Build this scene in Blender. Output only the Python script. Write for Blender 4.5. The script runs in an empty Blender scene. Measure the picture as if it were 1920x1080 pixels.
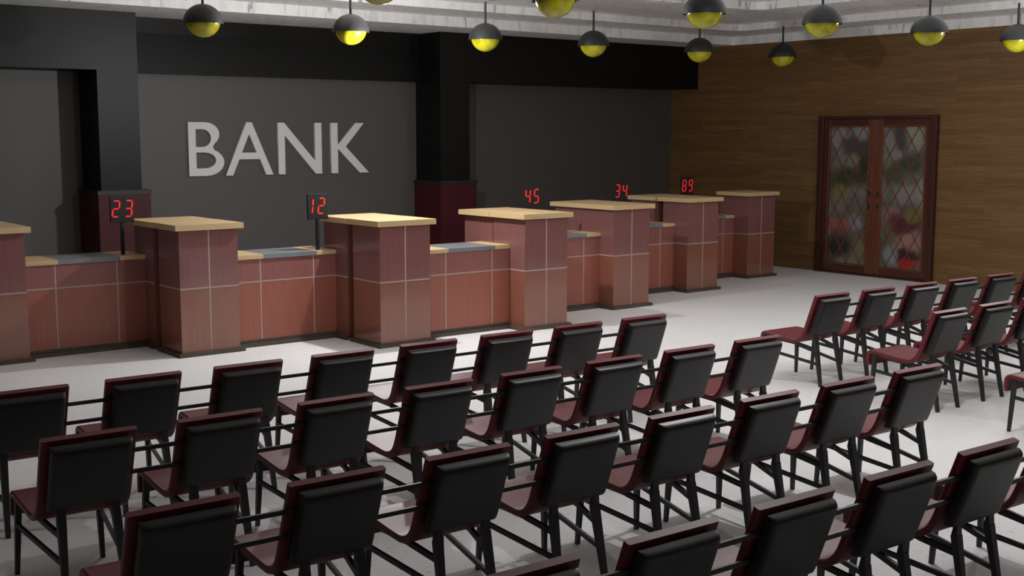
import bpy, bmesh, math, random
from mathutils import Vector, Matrix

S = bpy.context.scene
COL = S.collection

# ------------------------------------------------------------ camera, world, lights, exposure
cam_d = bpy.data.cameras.new('camera'); cam = bpy.data.objects.new('camera', cam_d); COL.objects.link(cam)
F_PX, YAW, PITCH, ROLL = 2297.13, 0.670696, 0.126031, 0.00096
cam_d.sensor_width = 36.0; cam_d.lens = 36.0 * F_PX / 1920.0
cam_d.clip_start = 0.05; cam_d.clip_end = 200
fw = Vector((math.sin(YAW) * math.cos(PITCH), math.cos(YAW) * math.cos(PITCH), -math.sin(PITCH)))
rt = Vector((math.cos(YAW), -math.sin(YAW), 0)); up = rt.cross(fw)
rt2 = rt * math.cos(ROLL) + up * math.sin(ROLL); up2 = -rt * math.sin(ROLL) + up * math.cos(ROLL)
M = Matrix((rt2, up2, -fw)).transposed().to_4x4(); M.translation = Vector((-3.4575, -11.2726, 2.1899))
cam.matrix_world = M
S.camera = cam

S.view_settings.view_transform = 'Standard'; S.view_settings.look = 'None'
S.view_settings.gamma = 1.0; S.view_settings.use_curve_mapping = False
S.view_settings.exposure = 0.0

W = bpy.data.worlds.new('world'); S.world = W; W.use_nodes = True
W.node_tree.nodes['Background'].inputs['Color'].default_value = (1, 0.98, 0.95, 1)
W.node_tree.nodes['Background'].inputs['Strength'].default_value = 0.10

def point(name, loc, power, rad, color=(1, 1, 1)):
    d = bpy.data.lights.new(name, 'POINT'); d.energy = power; d.shadow_soft_size = rad; d.color = color
    o = bpy.data.objects.new(name, d); COL.objects.link(o); o.location = loc
    return o
point('hall_light', (3.65, -0.49, 2.95), 235, 0.04)
point('hall_light', (3.1, -6.4, 3.0), 120, 0.04)
ad = bpy.data.lights.new('added_ceiling_fill', 'AREA'); ad.shape = 'RECTANGLE'; ad.size = 6.0; ad.size_y = 5.0; ad.energy = 90  # soft fill added under the ceiling to lift the right-hand floor, no fitting
ao = bpy.data.objects.new('added_ceiling_fill', ad); COL.objects.link(ao); ao.location = (8.2, -5.0, 3.96)
point('hall_light', (9.3, -4.6, 2.9), 75, 0.10)

# ------------------------------------------------------------ geometry of the place (metres)
XR, YB, YC = 12.521, 4.302, 3.659          # right wall, back wall, front plane of the columns and beams
ZC, ZB = 3.655, 2.945                      # lower edge of the ceiling, underside of the beams
XL, YF = -6.0, -14.0

# ------------------------------------------------------------ materials
MATS = {}
def mat(name, color, rough=0.5, spec=0.5, metal=0.0, coat=0.0):
    m = bpy.data.materials.new(name); m.use_nodes = True
    b = m.node_tree.nodes['Principled BSDF']
    b.inputs['Base Color'].default_value = (*color, 1); b.inputs['Roughness'].default_value = rough
    b.inputs['Specular IOR Level'].default_value = spec; b.inputs['Metallic'].default_value = metal
    if coat: b.inputs['Coat Weight'].default_value = coat; b.inputs['Coat Roughness'].default_value = 0.08
    MATS[name] = m
    return m
def nodes(m): return m.node_tree.nodes, m.node_tree.links, m.node_tree.nodes['Principled BSDF']
def mapping(m, scale=(1, 1, 1), kind='Object', rot=(0, 0, 0)):
    n, l, b = nodes(m)
    tc = n.new('ShaderNodeTexCoord'); mp = n.new('ShaderNodeMapping')
    mp.inputs['Scale'].default_value = scale; mp.inputs['Rotation'].default_value = rot
    l.new(tc.outputs[kind], mp.inputs['Vector'])
    return mp.outputs['Vector']
def noise(m, vec, scale=5, detail=4, rough=0.6, dist=0.0):
    n, l, b = nodes(m); t = n.new('ShaderNodeTexNoise')
    t.inputs['Scale'].default_value = scale; t.inputs['Detail'].default_value = detail
    t.inputs['Roughness'].default_value = rough; t.inputs['Distortion'].default_value = dist
    l.new(vec, t.inputs['Vector'])
    return t.outputs['Fac']
def ramp(m, fac, stops):
    n, l, b = nodes(m); r = n.new('ShaderNodeValToRGB')
    e = r.color_ramp.elements
    e[0].position, e[0].color = stops[0][0], (*stops[0][1], 1)
    e[1].position, e[1].color = stops[-1][0], (*stops[-1][1], 1)
    for p, c in stops[1:-1]:
        x = e.new(p); x.color = (*c, 1)
    l.new(fac, r.inputs['Fac'])
    return r.outputs['Color']
def bump(m, fac, strength=0.2, dist=0.01):
    n, l, b = nodes(m); u = n.new('ShaderNodeBump')
    u.inputs['Strength'].default_value = strength; u.inputs['Distance'].default_value = dist
    l.new(fac, u.inputs['Height']); l.new(u.outputs['Normal'], b.inputs['Normal'])
def base(m, c): m.node_tree.links.new(c, m.node_tree.nodes['Principled BSDF'].inputs['Base Color'])
def mix(m, a, b_, fac=0.5, mode='MULTIPLY'):
    n, l, b = nodes(m); x = n.new('ShaderNodeMix'); x.data_type = 'RGBA'; x.blend_type = mode
    if isinstance(fac, float): x.inputs[0].default_value = fac
    else: l.new(fac, x.inputs[0])
    for i, q in ((6, a), (7, b_)):
        if isinstance(q, tuple): x.inputs[i].default_value = (*q, 1)
        else: l.new(q, x.inputs[i])
    return x.outputs[2]

m = mat('floor_white', (0.6, 0.59, 0.585), 0.55, 0.3)
v = mapping(m, (1, 1, 1))
f1 = noise(m, v, 26, 6, 0.7, 0.6); f2 = noise(m, v, 1.1, 3, 0.5)
c = ramp(m, f1, [(0.31, (0.34, 0.33, 0.32)), (0.385, (0.74, 0.73, 0.725)), (0.7, (0.78, 0.77, 0.765))])
base(m, mix(m, c, ramp(m, f2, [(0.3, (0.95, 0.95, 0.95)), (0.7, (1, 1, 1))]), 1.0))
bump(m, f1, 0.35, 0.006)

m = mat('wall_grey', (0.074, 0.067, 0.064), 0.55, 0.5)
m = mat('beam_dark', (0.0035, 0.0035, 0.003), 0.46, 0.25)
m = mat('wall_plain', (0.16, 0.13, 0.11), 0.8, 0.2)
m = mat('red_base', (0.075, 0.017, 0.022), 0.5, 0.3)
v = mapping(m, (14, 14, 0.8)); base(m, ramp(m, noise(m, v, 3, 3), [(0.3, (0.042, 0.004, 0.007)), (0.7, (0.060, 0.006, 0.010))]))
m = mat('base_plate', (0.010, 0.010, 0.009), 0.5, 0.5)
m = mat('sign_letter', (0.62, 0.63, 0.61), 0.55, 0.3)

# horizontal plank wood of the wall (object coordinates: y along the wall, z up)
m = mat('wall_wood', (0.2, 0.12, 0.05), 0.5, 0.3)
n, l, b = nodes(m)
tc = n.new('ShaderNodeTexCoord'); sep = n.new('ShaderNodeSeparateXYZ'); cmb = n.new('ShaderNodeCombineXYZ')
l.new(tc.outputs['Object'], sep.inputs[0]); l.new(sep.outputs['Y'], cmb.inputs['X']); l.new(sep.outputs['Z'], cmb.inputs['Y'])
br = n.new('ShaderNodeTexBrick')
br.inputs['Color1'].default_value = (0.19, 0.107, 0.041, 1); br.inputs['Color2'].default_value = (0.145, 0.077, 0.029, 1)
br.inputs['Mortar'].default_value = (0.10, 0.053, 0.02, 1); br.inputs['Scale'].default_value = 1.0
br.inputs['Mortar Size'].default_value = 0.0012; br.inputs['Mortar Smooth'].default_value = 0.6
br.inputs['Brick Width'].default_value = 1.35; br.inputs['Row Height'].default_value = 0.075
br.offset = 0.37; l.new(cmb.outputs[0], br.inputs['Vector'])
mp = n.new('ShaderNodeMapping'); mp.inputs['Scale'].default_value = (0.9, 26, 1); l.new(cmb.outputs[0], mp.inputs['Vector'])
gr = ramp(m, noise(m, mp.outputs[0], 2.2, 6, 0.65, 0.4), [(0.25, (0.6, 0.58, 0.55)), (0.75, (1.25, 1.25, 1.2))])
base(m, mix(m, br.outputs['Color'], gr, 1.0))

def grain(name, c0, c1, scale, rough, spec=0.5, coat=0.0, det=5):
    m = mat(name, c0, rough, spec, 0, coat)
    v = mapping(m, scale)
    base(m, ramp(m, noise(m, v, 3, det, 0.65, 0.3), [(0.25, c0), (0.55, tuple((a + b_) / 2 for a, b_ in zip(c0, c1))), (0.8, c1)]))
    return m
grain('pier_wood', (0.205, 0.074, 0.048), (0.290, 0.115, 0.075), (22, 22, 0.7), 0.12, 0.8)
grain('counter_wood', (0.270, 0.082, 0.055), (0.380, 0.130, 0.088), (22, 22, 0.7), 0.30, 0.5)
def upper_tiles(name, tint):
    m = MATS[name]; n, l, b = nodes(m)
    src = b.inputs['Base Color'].links[0].from_socket
    tc = n.new('ShaderNodeTexCoord'); sp = n.new('ShaderNodeSeparateXYZ'); l.new(tc.outputs['Object'], sp.inputs[0])
    mr = n.new('ShaderNodeMapRange'); mr.inputs['From Min'].default_value = 0.60; mr.inputs['From Max'].default_value = 0.74
    l.new(sp.outputs['Z'], mr.inputs['Value'])
    base(m, mix(m, src, mix(m, src, tint, 1.0), mr.outputs['Result'], 'MIX'))
upper_tiles('pier_wood', (0.86, 0.98, 1.42)); upper_tiles('counter_wood', (0.82, 0.95, 1.30))
m = mat('grout', (0.40, 0.31, 0.27), 0.5, 0.3)
grain('maple', (0.50, 0.35, 0.18), (0.66, 0.48, 0.27), (1.2, 16, 16), 0.4, 0.4)
grain('stone_inset', (0.15, 0.165, 0.17), (0.24, 0.255, 0.26), (1.5, 9, 9), 0.3, 0.5)
grain('skirting', (0.055, 0.047, 0.036), (0.105, 0.092, 0.072), (3, 12, 12), 0.5, 0.3)

m = mat('marble', (0.78, 0.77, 0.76), 0.45, 0.3)
v = mapping(m, (1.0, 1.0, 0.45))
vn = noise(m, v, 2.6, 7, 0.62, 1.6)
veins = ramp(m, vn, [(0.28, (0.42, 0.42, 0.42)), (0.37, (0.93, 0.93, 0.93)), (0.47, (1, 1, 1)), (0.60, (1, 1, 1)), (0.75, (0.86, 0.86, 0.87))])
v2 = mapping(m, (6.0, 6.0, 1.1))
vs = ramp(m, noise(m, v2, 1.5, 4, 0.62, 0.8), [(0.30, (0.28, 0.28, 0.29)), (0.40, (0.90, 0.90, 0.90)), (0.55, (1, 1, 1))])
base(m, mix(m, mix(m, (0.84, 0.83, 0.82), veins, 1.0), vs, 0.85))

m = mat('chair_shell', (0.125, 0.010, 0.014), 0.46, 0.43)
m = mat('chair_pad', (0.009, 0.009, 0.009), 0.40, 0.45)
m = mat('chair_metal', (0.014, 0.014, 0.015), 0.5, 0.5)
m = mat('lamp_shade', (0.009, 0.009, 0.0092), 0.5, 0.3)
m = mat('lamp_rod', (0.006, 0.006, 0.006), 0.5, 0.3)
m = mat('wire', (0.35, 0.35, 0.35), 0.4, 0.4)
m = mat('lamp_globe', (0.60, 0.57, 0.015), 0.2, 0.5)
v = mapping(m, (1, 1, 1)); base(m, ramp(m, noise(m, v, 5, 2, 0.5), [(0.35, (0.17, 0.14, 0.003)), (0.62, (0.36, 0.34, 0.007))]))
m = mat('display_black', (0.012, 0.013, 0.013), 0.5, 0.3)
m = mat('display_red', (0.5, 0.02, 0.015), 0.5, 0.3)
b = m.node_tree.nodes['Principled BSDF']; b.inputs['Emission Color'].default_value = (0.75, 0.018, 0.015, 1); b.inputs['Emission Strength'].default_value = 0.62
grain('mahogany', (0.085, 0.024, 0.012), (0.22, 0.070, 0.033), (14, 14, 0.9), 0.35, 0.5)
grain('mahogany_dark', (0.038, 0.011, 0.008), (0.07, 0.022, 0.014), (14, 14, 0.9), 0.4, 0.4)
grain('mahogany_cross', (0.045, 0.012, 0.008), (0.10, 0.030, 0.016), (14, 0.9, 14), 0.35, 0.5)
m = mat('lattice', (0.17, 0.060, 0.035), 0.4, 0.4)
m = mat('brass_dark', (0.10, 0.075, 0.06), 0.35, 0.5, 0.8)

# obscured glass of the doors: a mottled pattern of soft patches that stays in the pane
m = mat('mottled_glass', (0.2, 0.2, 0.2), 0.15, 0.5)
n, l, b = nodes(m)
tc = n.new('ShaderNodeTexCoord')
nz = n.new('ShaderNodeTexNoise'); nz.inputs['Scale'].default_value = 3.2; nz.inputs['Detail'].default_value = 2
l.new(tc.outputs['Object'], nz.inputs['Vector'])
sb = n.new('ShaderNodeVectorMath'); sb.operation = 'SUBTRACT'; sb.inputs[1].default_value = (0.5, 0.5, 0.5); l.new(nz.outputs['Color'], sb.inputs[0])
wob = n.new('ShaderNodeVectorMath'); wob.operation = 'MULTIPLY_ADD'; wob.inputs[1].default_value = (0.25, 0.25, 0.25)
l.new(sb.outputs[0], wob.inputs[0]); l.new(tc.outputs['Object'], wob.inputs[2])
col = ramp(m, noise(m, mapping(m, (1, 1, 1)), 2.6, 2, 0.5), [(0.3, (0.08, 0.075, 0.05)), (0.5, (0.13, 0.125, 0.105)), (0.7, (0.19, 0.18, 0.165))])
PATCH = [(0.62, 2.12, .16, .20, (.26, .22, .22)), (0.36, 1.98, .22, .16, (.06, .065, .06)), (0.20, 2.22, .16, .12, (.24, .24, .24)),
         (0.50, 1.52, .26, .16, (.045, .055, .025)), (0.18, 1.62, .12, .26, (.035, .04, .03)), (0.60, 1.28, .14, .14, (.20, .17, .06)),
         (0.40, 1.78, .14, .10, (.19, .18, .14)), (0.58, .72, .20, .12, (.27, .10, .09)), (0.60, .42, .30, .20, (.03, .022, .018)),
         (0.28, .80, .12, .12, (.22, .23, .25)), (0.18, .34, .14, .20, (.17, .14, .08)),
         (-.30, 2.05, .14, .14, (.22, .20, .19)), (-.50, 2.15, .13, .20, (.05, .055, .05)), (-.72, 2.15, .14, .20, (.27, .26, .20)),
         (-.66, 1.72, .26, .16, (.05, .055, .03)), (-.40, 1.86, .18, .08, (.20, .21, .19)), (-.34, 1.58, .16, .12, (.07, .08, .04)),
         (-.62, 1.30, .20, .14, (.24, .21, .20)), (-.86, 1.30, .10, .24, (.25, .24, .24)), (-.34, .98, .18, .10, (.27, .14, .13)),
         (-.56, .84, .28, .13, (.10, .018, .03)), (-.76, .98, .12, .12, (.16, .14, .05)), (-.70, .58, .26, .13, (.34, .17, .15)),
         (-.66, .40, .28, .10, (.05, .015, .02)), (-.70, .25, .18, .10, (.36, .012, .014)), (-.36, .38, .12, .16, (.22, .25, .28)), (-.30, .70, .12, .14, (.12, .11, .07))]
for (py, pz, ry, rz, pc) in PATCH:
    ry *= 1.2; rz *= 1.2; pc = tuple(0.95 * q for q in pc)
    sub = n.new('ShaderNodeVectorMath'); sub.operation = 'SUBTRACT'; sub.inputs[1].default_value = (0, py + 0.055, pz)
    l.new(wob.outputs[0], sub.inputs[0])
    dv = n.new('ShaderNodeVectorMath'); dv.operation = 'MULTIPLY'; dv.inputs[1].default_value = (0.0, 1 / ry, 1 / rz)
    l.new(sub.outputs[0], dv.inputs[0])
    ln = n.new('ShaderNodeVectorMath'); ln.operation = 'LENGTH'; l.new(dv.outputs[0], ln.inputs[0])
    mr = n.new('ShaderNodeMapRange'); mr.interpolation_type = 'SMOOTHSTEP'
    mr.inputs['From Min'].default_value = 0.45; mr.inputs['From Max'].default_value = 1.25
    mr.inputs['To Min'].default_value = 0.92; mr.inputs['To Max'].default_value = 0.0
    l.new(ln.outputs['Value'], mr.inputs['Value'])
    col = mix(m, col, pc, mr.outputs['Result'], 'MIX')
base(m, col)

# ------------------------------------------------------------ helpers
def link(name, bm, m, parent=None, bevel=0.0, smooth=False):
    me = bpy.data.meshes.new(name)
    bmesh.ops.recalc_face_normals(bm, faces=bm.faces)
    if smooth:
        for f in bm.faces: f.smooth = True
    bm.to_mesh(me); bm.free()
    for x in (m if isinstance(m, (list, tuple)) else [m]): me.materials.append(MATS[x])
    o = bpy.data.objects.new(name, me); COL.objects.link(o)
    if parent: o.parent = parent
    if bevel:
        md = o.modifiers.new('edge', 'BEVEL'); md.width = bevel; md.segments = 2; md.limit_method = 'ANGLE'
        md.harden_normals = False
    return o
def box(bm, x0, x1, y0, y1, z0, z1, mi=0):
    vs = [bm.verts.new(p) for p in ((x0, y0, z0), (x1, y0, z0), (x1, y1, z0), (x0, y1, z0), (x0, y0, z1), (x1, y0, z1), (x1, y1, z1), (x0, y1, z1))]
    for q in ((3, 2, 1, 0), (4, 5, 6, 7), (0, 1, 5, 4), (1, 2, 6, 5), (2, 3, 7, 6), (3, 0, 4, 7)):
        f = bm.faces.new([vs[i] for i in q]); f.material_index = mi
    return vs
def beam(bm, p, q, w0, d0, w1=None, d1=None):
    """tapered rectangular bar from p to q; w is its width along x, d its depth across"""
    p, q = Vector(p), Vector(q); w1 = w0 if w1 is None else w1; d1 = d0 if d1 is None else d1
    ax = (q - p).normalized()
    e1 = Vector((1, 0, 0)) if abs(ax.x) < 0.9 else Vector((0, 1, 0))
    e1 = (e1 - ax * e1.dot(ax)).normalized(); e2 = ax.cross(e1)
    A = [bm.verts.new(p + e1 * s * w0 / 2 + e2 * t * d0 / 2) for s, t in ((-1, -1), (1, -1), (1, 1), (-1, 1))]
    B = [bm.verts.new(q + e1 * s * w1 / 2 + e2 * t * d1 / 2) for s, t in ((-1, -1), (1, -1), (1, 1), (-1, 1))]
    bm.faces.new(A[::-1]); bm.faces.new(B)
    for i in range(4): bm.faces.new((A[i], A[(i + 1) % 4], B[(i + 1) % 4], B[i]))
def empty(name, loc=(0, 0, 0), rz=0.0):
    o = bpy.data.objects.new(name, None); COL.objects.link(o); o.location = loc; o.rotation_euler = (0, 0, rz); o.empty_display_size = 0.2
    return o
def tag(o, label, cat, group=None):
    o['label'] = label; o['category'] = cat
    if group: o['group'] = group
    return o
def struct(name, bm, m, parent=None, **k):
    o = link(name, bm, m, parent, **k)
    if not parent: o['kind'] = 'structure'
    return o
def B(): return bmesh.new()
def copy_tree(o, parent=None):
    c = o.copy(); COL.objects.link(c); c.parent = parent
    for ch in list(o.children): copy_tree(ch, c)
    return c

# ------------------------------------------------------------ room shell
bm = B(); box(bm, XL, XR, YF, YB, -0.1, 0); struct('floor', bm, 'floor_white')
bm = B(); box(bm, XL, XR, YB, YB + 0.15, 0, ZC); struct('wall_back', bm, 'wall_grey')
bm = B(); box(bm, XR, XR + 0.2, YF, YB + 0.15, 0, ZC + 0.5); struct('wall_right', bm, 'wall_wood')
bm = B(); box(bm, XL - 0.15, XL, YF, YB, 0, ZC + 0.5); struct('wall_left', bm, 'wall_plain')
bm = B(); box(bm, XL, XR, YF - 0.15, YF, 0, ZC + 0.5); struct('wall_front', bm, 'wall_plain')

# stepped tray ceiling: three soffits rising towards the middle of the room
def ring(bm, x0, x1, y0, y1, r, seg=6):
    pts = []
    for cx, cy, a0 in ((x1 - r, y1 - r, 0), (x0 + r, y1 - r, 90), (x0 + r, y0 + r, 180), (x1 - r, y0 + r, 270)):
        for i in range(seg + 1):
            a = math.radians(a0 + 90 * i / seg)
            pts.append((cx + r * math.cos(a), cy + r * math.sin(a)))
    return pts
STEPS = [(12.50, 2.86, ZC), (11.65, 2.02, 3.790), (10.08, 0.29, 3.890)]
def inset(x1, y1): return (XL + (XR - x1), x1, YF + (YB - y1), y1)
bm = B()
outer = [(XR + 0.15, YB + 0.15), (XL - 0.15, YB + 0.15), (XL - 0.15, YF - 0.15), (XR + 0.15, YF - 0.15)]
rings = [inset(x, y) for x, y, z in STEPS]
zs = [z for _, _, z in STEPS] + [3.995]
seg = 6
def verts(pts, z): return [bm.verts.new((x, y, z)) for x, y in pts]
r0 = ring(bm, *rings[0], 0.03, seg)
o_pts = []
for k in range(4): o_pts += [outer[k]] * 1
lo = verts(r0, zs[0]); ov = verts(outer, zs[0])
n1 = seg + 1
for k in range(4):                                           # outermost soffit, fan at each corner
    for i in range(seg): bm.faces.new((ov[k], lo[k * n1 + i + 1], lo[k * n1 + i]))
    k2 = (k + 1) % 4
    bm.faces.new((ov[k], ov[k2], lo[k2 * n1], lo[k * n1 + seg]))
prev = lo
for s in range(3):
    pts = [(v.co.x, v.co.y) for v in prev]
    hi = verts(pts, zs[s + 1])
    N = len(prev)
    for i in range(N): bm.faces.new((prev[i], prev[(i + 1) % N], hi[(i + 1) % N], hi[i]))
    if s < 2:
        nx = verts(ring(bm, *rings[s + 1], 0.25 if s == 0 else 0.2, seg), zs[s + 1])
        for i in range(N): bm.faces.new((hi[i], hi[(i + 1) % N], nx[(i + 1) % N], nx[i]))
        prev = nx
    else: bm.faces.new(hi)
# upper side so that the ceiling is a closed slab
tv = verts(outer, 4.2); bm.faces.new(tv)
for k in range(4): bm.faces.new((ov[k], ov[(k + 1) % 4], tv[(k + 1) % 4], tv[k]))
struct('ceiling', bm, 'marble')

# dark beams under the ceiling
bm = B(); box(bm, XL, 2.470, YC, YB, ZB, ZC); struct('trim_1', bm, 'beam_dark')
bm = B()                                                     # facia of the middle bay, tilts added so the band catches highlight, slope stays dark
prof = [(YB, ZC), (4.190, ZC), (4.235, 3.46), (4.165, ZB), (YB, ZB)]
A_ = [bm.verts.new((2.474, y, z)) for y, z in prof]; B_ = [bm.verts.new((7.038, y, z)) for y, z in prof]
bm.faces.new(A_); bm.faces.new(B_[::-1])
for i in range(5): bm.faces.new((A_[i], B_[i], B_[(i + 1) % 5], A_[(i + 1) % 5]))
struct('trim_2', bm, 'beam_dark')
bm = B(); box(bm, 7.04, XR, YC, YB, ZB, ZC); struct('trim_3', bm, 'beam_dark')

def column(x0, x1, bx0, bx1, label):
    t = empty('column', ((x0 + x1) / 2, (YC + YB) / 2, 0)); ox, oy = t.location.x, t.location.y
    bm = B(); box(bm, x0 - ox, x1 - ox, YC - oy, YB - oy, 1.47, ZB); link('shaft', bm, 'beam_dark', t)
    bm = B(); box(bm, bx0 - ox, bx1 - ox, YC - 0.05 - oy, YB - oy, 0, 1.425); link('plinth', bm, 'red_base', t)
    bm = B(); box(bm, bx0 - 0.01 - ox, bx1 + 0.01 - ox, YC - 0.06 - oy, YB - oy, 1.425, 1.48); link('cap_plate', bm, 'base_plate', t)
    tag(t, label, 'column', 'dark columns on the back wall')
column(1.957, 2.470, 1.90, 2.56, 'dark grey column with burgundy plinth, standing before the BANK lettering wall behind display 23')
column(7.040, 7.573, 7.00, 7.665, 'nearly black column with burgundy plinth between the BANK wall bay and the plain grey bay')

# ------------------------------------------------------------ BANK letters (outline in x, z on the back wall)
def letter(name, outline, holes, label):
    cu = bpy.data.curves.new('c', 'CURVE'); cu.dimensions = '2D'; cu.fill_mode = 'BOTH'; cu.extrude = 0.02
    x0 = min(p[0] for p in outline); z0 = min(p[1] for p in outline)
    for ring_ in [outline] + holes:
        sp = cu.splines.new('POLY'); sp.points.add(len(ring_) - 1)
        for i, (x, z) in enumerate(ring_): sp.points[i].co = (x - x0, z - z0, 0, 1)
        sp.use_cyclic_u = True
    tmp = bpy.data.objects.new('c', cu)
    me = bpy.data.meshes.new_from_object(tmp); bpy.data.objects.remove(tmp)
    me.name = name; me.materials.clear(); me.materials.append(MATS['sign_letter'])
    o = bpy.data.objects.new(name, me); COL.objects.link(o)
    o.location = (x0, YB - 0.021, z0); o.rotation_euler = (math.radians(90), 0, 0)
    tag(o, label, 'letter', 'raised letters of the BANK sign')
def arc(cx, cz, rx, rz, a0, a1, k=8): return [(cx + rx * math.cos(math.radians(a0 + (a1 - a0) * i / k)), cz + rz * math.sin(math.radians(a0 + (a1 - a0) * i / k))) for i in range(k + 1)]
letter('sign_letter', [(3.368, 2.327), (3.60, 2.327)] + arc(3.61, 2.166, .205, .161, 88, -48) + [(3.715, 2.003)] + arc(3.615, 1.792, .262, .184, 62, -88, 10) + [(3.369, 1.608)],
       [arc(3.575, 2.115, .118, .118, 90, -90) + [(3.475, 1.997), (3.475, 2.233)], arc(3.60, 1.816, .16, .106, 90, -90) + [(3.477, 1.71), (3.476, 1.922)]],
       'light grey raised letter B, first letter of the word BANK')
letter('sign_letter', [(4.216, 2.330), (4.298, 2.330), (4.612, 1.607), (4.502, 1.607), (4.411, 1.824), (4.099, 1.824), (4.002, 1.607), (3.894, 1.607)],
       [[(4.253, 2.170), (4.364, 1.916), (4.140, 1.916)]], 'light grey raised letter A in the word BANK')
letter('sign_letter', [(4.693, 2.327), (4.792, 2.327), (5.277, 1.790), (5.277, 2.327), (5.386, 2.327), (5.386, 1.607), (5.286, 1.607), (4.800, 2.149), (4.800, 1.607), (4.696, 1.607)],
       [], 'light grey raised letter N in the word BANK')
letter('sign_letter', [(5.538, 2.328), (5.650, 2.328), (5.650, 2.016), (5.951, 2.329), (6.092, 2.329), (5.783, 1.989), (6.172, 1.607), (6.019, 1.607), (5.652, 1.957), (5.652, 1.607), (5.540, 1.607)],
       [], 'light grey raised letter K, last letter of the word BANK')

# ------------------------------------------------------------ teller counter: piers and the low counters between them
WID, ZS, ZCB, ZH = 0.6175, 0.037, 1.244, 0.671
def stripes(bm, x0, x1, y, xs, z0, z1, zh=ZH, w=0.014):
    for x in xs: box(bm, x - w / 2, x + w / 2, y - 0.0012, y + 0.002, z0, z1)
    box(bm, x0, x1, y - 0.0010, y + 0.002, zh - w / 2, zh + w / 2)
# left edge, front y, depth of the front block, gap to the rear block (None = no rear block)
PIERS = [(-0.4896, 0.7055, 0.56, 0.0), (1.3640, 0.0, 0.505, 0.125), (3.1877, -0.7378, 0.525, 0.105), (5.0301, -0.8052, 0.57, 0.012),
         (6.9394, -0.1964, 0.57, 0.0), (8.8749, 0.3894, 0.475, 0.10), (10.8124, 0.9858, 0.56, None)]
PLAB = ['reddish panelled pier with maple top cut off by the frame, before display 23',
        'tall reddish pier with maple top standing just after display 23',
        'tall reddish pier with maple top standing just after display 12',
        'tall reddish pier with maple top, its side brightly lit, just before display 45',
        'tall reddish pier with maple top between displays 45 and 34',
        'tall reddish pier with maple top between displays 34 and 89',
        'last tall reddish pier of the teller line, next to the wooden wall']
for (L, y, SP, gap), lab in zip(PIERS, PLAB):
    t = empty('counter_pier', (L, y, 0)); R = WID; DP = 1.12; rear = gap is not None
    bm = B(); box(bm, 0, R, 0, SP, ZS, ZCB); link('front_block', bm, 'pier_wood', t)
    bm = B(); stripes(bm, 0.0, R, 0, [R / 2], ZS, ZCB)
    box(bm, -0.001, 0.002, 0, SP, ZH - 0.007, ZH + 0.007)
    if rear: box(bm, -0.001, 0.002, SP + gap, DP, ZH - 0.007, ZH + 0.007)
    link('inlay_line', bm, 'grout', t)
    if rear:
        bm = B(); box(bm, 0, R, SP + gap, DP, ZS, ZCB); link('rear_block', bm, 'pier_wood', t)
    bm = B()
    if gap: box(bm, -0.05, R + 0.05, -0.046, SP + gap / 2, ZCB, 1.3); box(bm, -0.058, R + 0.044, SP + gap / 2, DP + 0.05, ZCB, 1.299)
    else: box(bm, -0.05, R + 0.05, -0.046, (DP if rear else SP) + 0.05, ZCB, 1.3)
    link('top', bm, 'maple', t)
    bm = B(); box(bm, -0.04, R + 0.04, -0.04, SP + 0.03, 0, ZS)
    if rear: box(bm, -0.04, R + 0.04, SP + gap, DP, 0, ZS)
    link('skirting', bm, 'skirting', t)
    tag(t, lab, 'counter', 'tall piers of the teller counter')
LOW = [(0, 0.86, [0.450, 1.067]), (1, 0.145, [2.298, 2.916]), (2, -0.525, [4.155, 4.784]),
       (3, 0.055, [6.045, 6.668]), (4, 0.642, [7.980, 8.601]), (5, 1.270, [9.960, 10.582])]
CLAB = ['low red panelled counter carrying the display reading 23', 'low red panelled counter carrying the display reading 12',
        'low red panelled counter without a display, between displays 12 and 45', 'low red panelled counter carrying the display reading 45',
        'low red panelled counter carrying the display reading 34', 'low red panelled counter carrying the display reading 89']
ZT0, ZT1 = 0.905, 0.948
for (k, yf, xs), lab in zip(LOW, CLAB):
    x0 = PIERS[k][0] + WID + 0.002; x1 = PIERS[k + 1][0] - 0.002
    t = empty('teller_counter', (x0, yf, 0)); w = x1 - x0; xs = [x - x0 for x in xs]; dpt = 0.53
    bm = B(); box(bm, 0, w, 0, dpt, 0.039, ZT0); link('front_panel', bm, 'counter_wood', t)
    bm = B(); stripes(bm, 0, w, 0, [x for x in xs if 0.02 < x < w - 0.02], 0.07, ZT0); link('inlay_line', bm, 'grout', t)
    g0, g1 = xs[0] + 0.03, xs[1] + 0.035
    for a, b_, mt, nm in ((0, g0, 'maple', 'wood_worktop'), (g0, g1, 'stone_inset', 'stone_worktop'), (g1, w, 'maple', 'wood_worktop')):
        a = max(a, 0); b_ = min(b_, w)
        if b_ - a < 0.01: continue
        bm = B(); box(bm, a, b_, -0.014, dpt, ZT0, ZT1); link(nm, bm, mt, t)
    bm = B(); box(bm, 0.041, w - 0.041, -0.042, 0.0, 0, 0.039); box(bm, 0, w, -0.008, 0, 0.039, 0.068); link('skirting', bm, 'skirting', t)
    tag(t, lab, 'counter', 'low counters between the piers')

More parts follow.
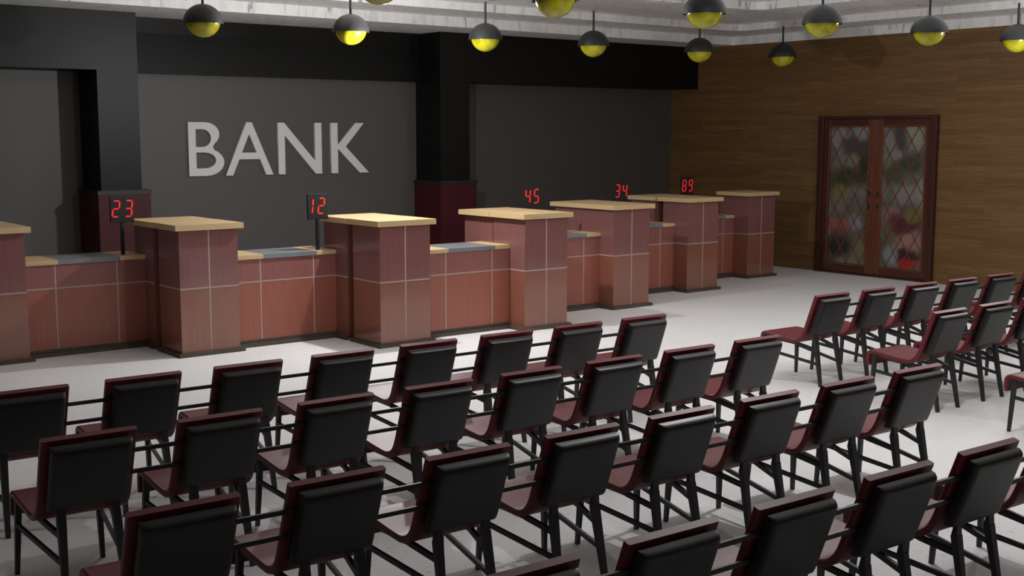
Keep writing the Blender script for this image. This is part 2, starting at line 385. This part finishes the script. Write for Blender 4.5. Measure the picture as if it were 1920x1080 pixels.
# ------------------------------------------------------------ queue number displays (seven-segment digits)
SEG = {'0': 'abcdef', '1': 'ef', '2': 'abged', '3': 'abgcd', '4': 'fgbc', '5': 'afgcd', '8': 'abcdefg', '9': 'abfgcd'}
def digit(ch, w, h, t=0.0165, sl=0.10):
    bm = B(); hw = w / 2; hh = h / 2; g = 0.004
    segs = {'a': ((-hw, hh), (hw, hh)), 'g': ((-hw, 0), (hw, 0)), 'd': ((-hw, -hh), (hw, -hh)),
            'f': ((-hw, hh), (-hw, 0)), 'b': ((hw, hh), (hw, 0)), 'e': ((-hw, 0), (-hw, -hh)), 'c': ((hw, 0), (hw, -hh))}
    for s in SEG[ch]:
        (x0, z0), (x1, z1) = segs[s]
        d = Vector((x1 - x0, z1 - z0)).normalized(); nrm = Vector((-d.y, d.x))
        a = Vector((x0, z0)) + d * g; b_ = Vector((x1, z1)) - d * g; q = t / 2
        pts = [a, a + d * q + nrm * q, b_ - d * q + nrm * q, b_, b_ - d * q - nrm * q, a + d * q - nrm * q]
        fr = [bm.verts.new((p.x + sl * p.y, -0.004, p.y)) for p in pts]; bk = [bm.verts.new((p.x + sl * p.y, 0.0, p.y)) for p in pts]
        bm.faces.new(fr); bm.faces.new(bk[::-1])
        for i in range(6): bm.faces.new((fr[i], fr[(i + 1) % 6], bk[(i + 1) % 6], bk[i]))
    return bm
# x, y of the pole foot, board centre z, text, worktop height
DISP = [(1.190, 1.00, 1.4125, '23', 0.245, 0.270), (3.006, 0.205, 1.4125, '12', 0.243, 0.270), (5.919, 0.18, 1.425, '45', 0.255, 0.272),
        (7.905, 0.72, 1.4125, '34', 0.245, 0.270), (9.845, 1.35, 1.4125, '89', 0.250, 0.272)]
def display(x, y, zc, txt, w, h, foot=0.948):
    t = empty('queue_display', (x, y, foot)); zc -= foot
    bm = B(); beam(bm, (0, 0, 0), (0, 0, zc - h / 2 + 0.01), 0.030, 0.030); link('pole', bm, 'display_black', t)
    bm = B(); box(bm, -w / 2, w / 2, -0.02, 0.005, zc - h / 2, zc + h / 2); s = link('display_case', bm, 'display_black', t, bevel=0.003)
    for i, ch in enumerate(txt):
        dx = ((-0.030, 0.040) if txt[0] == '1' else (-0.064, 0.068))[i]
        d = link('digit', digit(ch, 0.067, 0.160), 'display_red', t); d.location = (dx, -0.020, zc + 0.006)
    tag(t, 'black square display on a pole showing red digits ' + txt, 'display', 'queue number displays on the teller counter')
for a in DISP: display(*a)

# ------------------------------------------------------------ double door in the wooden wall
D = empty('door_1', (XR, -0.055, 0)); D['kind'] = 'structure'
oy = -0.055
def dbox(bm, y0, y1, z0, z1, x0, x1): box(bm, x0, x1, y0 - oy, y1 - oy, z0, z1)
bm = B(); dbox(bm, 0.905, 1.003, 0, 2.455, -0.075, 0); dbox(bm, -1.098, -1.003, 0, 2.455, -0.075, 0); dbox(bm, -1.003, 0.905, 2.405, 2.455, -0.075, 0); dbox(bm, -1.003, 0.905, 0, 0.03, -0.06, 0)
link('door_frame', bm, 'mahogany_dark', D, bevel=0.006)
for (a, b_, p0, p1) in ((-0.053, 0.903, 0.072, 0.785), (-1.001, -0.057, -0.905, -0.180)):
    bm = B(); dbox(bm, p1, b_, 0.035, 2.403, -0.045, -0.002); dbox(bm, a, p0, 0.035, 2.403, -0.045, -0.002)
    dbox(bm, p0, p1, 2.283, 2.403, -0.045, -0.002); dbox(bm, p0, p1, 0.035, 0.170, -0.045, -0.002)
    inner = 6 if a > -0.5 else 0                              # faces of the meeting stile keep the lighter wood
    bm.faces.ensure_lookup_table()
    for q_, f_ in enumerate(bm.faces): f_.material_index = 0 if inner <= q_ < inner + 6 else 1
    leaf = link('door_leaf', bm, ['mahogany', 'mahogany_cross'], D, bevel=0.004)
    bm = B(); ym = a + 0.011 if a > -0.5 else b_ - 0.011
    for k_ in (0, 1): beam(bm, (-0.05, ym - oy + (0.035 * k_ if a > -0.5 else -0.035 * k_), 0.06), (-0.05, ym - oy + (0.035 * k_ if a > -0.5 else -0.035 * k_), 2.40), 0.016, 0.016)
    link('stile_bead', bm, 'mahogany', leaf, bevel=0.004)
    bm = B()
    for yy in ((p0 - 0.024, p0 - 0.004), (p1 + 0.004, p1 + 0.024)): dbox(bm, yy[0], yy[1], 0.17, 2.283, -0.055, -0.044)
    dbox(bm, p0 - 0.004, p1 + 0.004, 2.287, 2.307, -0.055, -0.044); dbox(bm, p0 - 0.004, p1 + 0.004, 0.146, 0.166, -0.055, -0.044)
    link('molding', bm, 'mahogany', leaf, bevel=0.003)
    bm = B(); dbox(bm, p0, p1, 0.170, 2.283, -0.024, -0.016); pane = link('glass_pane', bm, 'mottled_glass', leaf)
    bm = B(); SY, SZ = 0.2425, 0.4165                       # diamond pitch
    lat = []
    for sgn in (1, -1):
        for k in range(-12, 14):
            # lines through the nodes (p1 - 0.12 - k*SY, 2.283) with slope +-SZ/SY
            y_at = lambda z: (p1 - 0.12 - k * SY) + sgn * (2.283 - z) * SY / SZ
            zs_ = [2.283, 0.170]
            ends = []
            for z in zs_:
                if p0 <= y_at(z) <= p1: ends.append((y_at(z), z))
            for yy in (p0, p1):
                z = 2.283 - (yy - (p1 - 0.12 - k * SY)) * sgn * SZ / SY
                if 0.170 < z < 2.283: ends.append((yy, z))
            if len(ends) >= 2:
                (ya, za), (yb_, zb_) = ends[0], ends[1]
                if math.hypot(ya - yb_, za - zb_) > 0.02: beam(bm, (-0.028, ya - oy, za), (-0.028, yb_ - oy, zb_), 0.010, 0.013)
    link('lattice', bm, 'lattice', leaf)
    bm = B(); yy = 0.018 if a > -0.5 else -0.118
    for zz in (1.27, 1.08):
        dbox(bm, yy - 0.018, yy + 0.018, zz - 0.045, zz + 0.045, -0.052, -0.044); beam(bm, (-0.052, yy - oy, zz), (-0.075, yy - oy, zz), 0.018, 0.018)
    dbox(bm, yy - 0.02, yy + 0.02, 0.05, 0.075, -0.056, -0.044)
    link('lock_plate', bm, 'brass_dark', leaf, bevel=0.002)

# ------------------------------------------------------------ pendant lamps
def lathe(bm, prof, seg=40):
    rings_ = []
    for r, z in prof:
        if r < 1e-5: rings_.append([bm.verts.new((0, 0, z))])
        else: rings_.append([bm.verts.new((r * math.cos(2 * math.pi * i / seg), r * math.sin(2 * math.pi * i / seg), z)) for i in range(seg)])
    for a, b_ in zip(rings_, rings_[1:]):
        for i in range(seg):
            i2 = (i + 1) % seg
            if len(a) == 1: bm.faces.new((a[0], b_[i], b_[i2]))
            elif len(b_) == 1: bm.faces.new((a[i], a[i2], b_[0]))
            else: bm.faces.new((a[i], a[i2], b_[i2], b_[i]))
def make_lamp(topz):
    t = empty('pendant_lamp')
    R = 0.194
    pr = [(0.0, 0.190)] + [(R * math.sin(math.radians(a)), 0.190 * math.cos(math.radians(a))) for a in range(8, 90, 8)] + [(R, 0.0), (R - 0.010, 0.0)] + \
         [((R - 0.010) * math.sin(math.radians(a)), 0.180 * math.cos(math.radians(a))) for a in range(84, 0, -12)] + [(0.0, 0.180)]
    bm = B(); lathe(bm, pr); s = link('lamp_shade', bm, 'lamp_shade', t, smooth=True)
    md = s.modifiers.new('s', 'EDGE_SPLIT'); md.split_angle = math.radians(40)
    bm = B(); r = 0.165
    lathe(bm, [(r * math.sin(math.radians(a)), 0.035 + r * math.cos(math.radians(a))) for a in range(60, 180, 6)] + [(0, 0.035 - r)])
    link('globe', bm, 'lamp_globe', t, smooth=True)
    bm = B(); lathe(bm, [(0.0, 0.18), (0.0125, 0.18), (0.0125, 0.425), (0.0, 0.425)], 14); link('rod', bm, 'lamp_rod', t)
    return t
LX = [1.72, 3.36, 5.115, 6.745, 8.59, 10.24]
LZ = 3.235
base_lamp = make_lamp(0); first = True
ordn = ['first', 'second', 'third', 'fourth', 'fifth', 'sixth']
lamps = []
for i, x in enumerate(LX): lamps.append((x, 0.075 - 0.026 * i, 'dark dome lamp with yellow globe, %s from the wooden wall in the counter row' % ordn[5 - i], 'pendant lamps along the teller counters'))
for i, x in enumerate([1.40, 3.052, 4.772, 6.409, 8.18, 9.90]): lamps.append((x, -3.60 - 0.022 * i, 'dark dome lamp with yellow globe, %s from the wooden wall in the row over seats' % ordn[5 - i], 'pendant lamps over the seating'))
for x, y, lab, grp in lamps:
    t = base_lamp if first else copy_tree(base_lamp); first = False
    t.location = (x, y, LZ); tag(t, lab, 'lamp', grp)
    zc = 3.995
    if x > 10.08 or y > 0.29: zc = 3.890
    bm = B(); lathe(bm, [(0.0, 0.424), (0.0016, 0.424), (0.0016, zc - LZ), (0.0, zc - LZ)], 6); link('suspension_wire', bm, 'wire', t)

# ------------------------------------------------------------ chairs
# local frame: origin on the floor between the rear feet, +y towards the counters
def shell_profile():
    """mid line of the moulded shell in (y, z): top of the back, bend, seat, front lip"""
    pts = [(0.017, 0.800), (0.060, 0.680), (0.105, 0.555)]
    q = [Vector(p) for p in ((0.128, 0.492), (0.160, 0.405), (0.205, 0.372), (0.290, 0.382))]
    for i in range(9):                                          # rounded bend between back and seat
        u = i / 8; p = q[0] * (1 - u) ** 3 + q[1] * 3 * u * (1 - u) ** 2 + q[2] * 3 * u * u * (1 - u) + q[3] * u ** 3; pts.append((p.x, p.y))
    pts += [(0.36, 0.388), (0.45, 0.398), (0.54, 0.408), (0.585, 0.410)]
    for a in range(15, 91, 25):
        t_ = math.radians(a); pts.append((0.585 + 0.030 * math.sin(t_), 0.410 - 0.030 * (1 - math.cos(t_))))
    pts += [(0.617, 0.34), (0.612, 0.300)]
    return pts
def strip(bm, pts, hw, th):
    """closed strip of thickness th around the mid line pts, hw half width, with eased side edges"""
    N = len(pts); nr = []
    for i in range(N):
        a = Vector(pts[max(i - 1, 0)]); b_ = Vector(pts[min(i + 1, N - 1)]); d = (b_ - a).normalized(); nr.append(Vector((-d.y, d.x)))
    e = 0.006
    ringsv = []
    for i, p in enumerate(pts):
        p = Vector(p); n_ = nr[i]; h = th / 2
        sec = [(-hw, -h + e), (-hw + e, -h), (hw - e, -h), (hw, -h + e), (hw, h - e), (hw - e, h), (-hw + e, h), (-hw, h - e)]
        ringsv.append([bm.verts.new((x, p.x + n_.x * o, p.y + n_.y * o)) for x, o in sec])
    for a, b_ in zip(ringsv, ringsv[1:]):
        for i in range(8): bm.faces.new((a[i], a[(i + 1) % 8], b_[(i + 1) % 8], b_[i]))
    bm.faces.new(ringsv[0][::-1]); bm.faces.new(ringsv[-1])
def make_chair():
    t = empty('row_chair')
    bm = B(); strip(bm, shell_profile(), 0.222, 0.034)
    sh = link('seat_shell', bm, 'chair_shell', t, smooth=True)
    md = sh.modifiers.new('s', 'EDGE_SPLIT'); md.split_angle = math.radians(35)
    # leather pad behind the back
    bm = B(); N = 22; hx, hz = 0.190, 0.170
    def dpt(u, v): return 0.038 * max(0.0, (1 - abs(u) ** 26)) ** 0.5 * max(0.0, (1 - abs(v) ** 20)) ** 0.5 * (1 - 0.05 * (u * u + v * v))
    g = []
    for i in range(N + 1):
        row = []
        for k in range(N + 1):
            u = math.sin(math.pi * (i / N - 0.5)); v = math.sin(math.pi * (k / N - 0.5))
            row.append(bm.verts.new((hx * u, 0.022 - 0.012 - dpt(u, v), hz * v)))
        g.append(row)
    for i in range(N):
        for k in range(N): bm.faces.new((g[i][k], g[i + 1][k], g[i + 1][k + 1], g[i][k + 1]))
    rim = [g[i][0] for i in range(N)] + [g[N][k] for k in range(N)] + [g[i][N] for i in range(N, 0, -1)] + [g[0][k] for k in range(N, 0, -1)]
    back = [bm.verts.new((p.co.x, 0.022, p.co.z)) for p in rim]
    for i in range(len(rim)): bm.faces.new((rim[i], back[i], back[(i + 1) % len(rim)], rim[(i + 1) % len(rim)]))
    bm.faces.new(back)
    pad = link('back_pad', bm, 'chair_pad', t, smooth=True)
    md = pad.modifiers.new('s', 'EDGE_SPLIT'); md.split_angle = math.radians(60)
    d = Vector((0.060 - 0.017, 0.680 - 0.800)).normalized()      # along the back, downwards (y, z)
    ang = math.atan2(-d.x, -d.y)
    # pad centre sits 0.017 (half shell) + 0.014 (rod gap) + 0.024 behind the mid line
    zc = 0.608; yc_ = 0.017 + (0.800 - zc) * (0.140 - 0.017) / (0.800 - 0.458)
    pad.location = (0, yc_ - 0.058, zc - 0.004); pad.rotation_euler = (math.atan(0.36), 0, 0)
    # legs
    for s in (-1, 1):
        bm = B(); beam(bm, (0.213 * s, 0.578, 0), (0.196 * s, 0.560, 0.388), 0.021, 0.021, 0.032, 0.032); link('leg', bm, 'chair_metal', t)
        bm = B(); beam(bm, (0.142 * s, 0.0, 0), (0.128 * s, 0.078, 0.40), 0.024, 0.024, 0.040, 0.036)
        beam(bm, (0.128 * s, 0.078, 0.398), (0.126 * s, 0.072, 0.47), 0.040, 0.030, 0.036, 0.012); link('leg', bm, 'chair_metal', t)
        bm = B(); beam(bm, (0.208 * s, 0.568, 0.262), (0.138 * s, 0.036, 0.192), 0.016, 0.024); link('stretcher', bm, 'chair_metal', t)
        bm = B(); beam(bm, (0.196 * s, 0.560, 0.375), (0.165 * s, 0.24, 0.352), 0.020, 0.022); beam(bm, (0.165 * s, 0.245, 0.352), (0.132 * s, 0.072, 0.315), 0.020, 0.026); link('seat_rail', bm, 'chair_metal', t)
    return t
def rods(t, pitch, sides):
    """half of each linking rod, meeting its neighbour's half midway between the two seats"""
    for s_ in sides:
        for z in (0.688, 0.572):
            y = 0.017 + (0.800 - z) * 0.36 - 0.0255; a, b_ = sorted((0.15 * s_, (pitch / 2 - 0.0005) * s_))
            bm = B(); box(bm, a, b_, y - 0.0065, y + 0.0065, z - 0.010, z + 0.010); link('linking_rod', bm, 'chair_metal', t)
chair0 = make_chair(); used = False
ORD = ['first', 'second', 'third', 'fourth', 'fifth', 'sixth', 'seventh', 'eighth', 'ninth']
def chair(x, y, label, group, rod=None, rz=0.0):
    global used
    t = chair0 if not used else copy_tree(bare)
    used = True
    t.location = (x, y, 0); t.rotation_euler = (0, 0, rz); tag(t, label, 'chair', group)
    return t
bare = copy_tree(chair0)                       # pattern kept aside, removed at the end
ROWS = [  # x of the first right top corner, pitch, count, y0, dy/dx, words, gap note
    (-1.237, 0.647, 8, -4.573, -0.034, 'front row of the long block'),
    (-1.317, 0.646, 8, -5.758, -0.036, 'second row of the long block'),
    (-1.418, 0.650, 8, -7.061, -0.033, 'third row of the long block'),
    (-0.845, 0.652, 6, -8.374, -0.030, 'last row of the long block')]
for (x0, p, n_, y0, k, words_) in ROWS:
    for i in range(n_):
        xr = x0 + p * i; x = xr - 0.222
        end = 'from its far-from-door end'
        t = chair(x, y0 + k * xr, '%s burgundy chair from the end away from the door, %s' % (ORD[i], words_), 'seats in ' + words_, rz=math.atan(k))
        rods(t, p, [q for q, ok in ((-1, i > 0 or 'last row' in words_), (1, i < n_ - 1 or 'last row' in words_)) if ok])
SHORT = [(5.504, 0.643, 6, -4.561, -0.035, 'short row by the double door'),
         (5.44, 0.655, 3, -5.90, -0.006, 'short row second from the double door')]
for (x0, p, n_, y0, k, words_) in SHORT:
    for i in range(n_):
        xr = x0 + p * i
        t = chair(xr - 0.222, y0 + k * xr, '%s burgundy chair from the aisle, in the %s' % (ORD[i], words_), 'seats in ' + words_, rz=math.atan(k))
        rods(t, p, [1] if i == 0 else [-1, 1])
t = chair(5.15, -7.19, 'burgundy chair of which only the seat front shows, alone in the third short row', 'seats in the third short row')
rods(t, 0.65, [1])
def drop(o):
    for ch in list(o.children): drop(ch)
    bpy.data.objects.remove(o)
drop(bare)
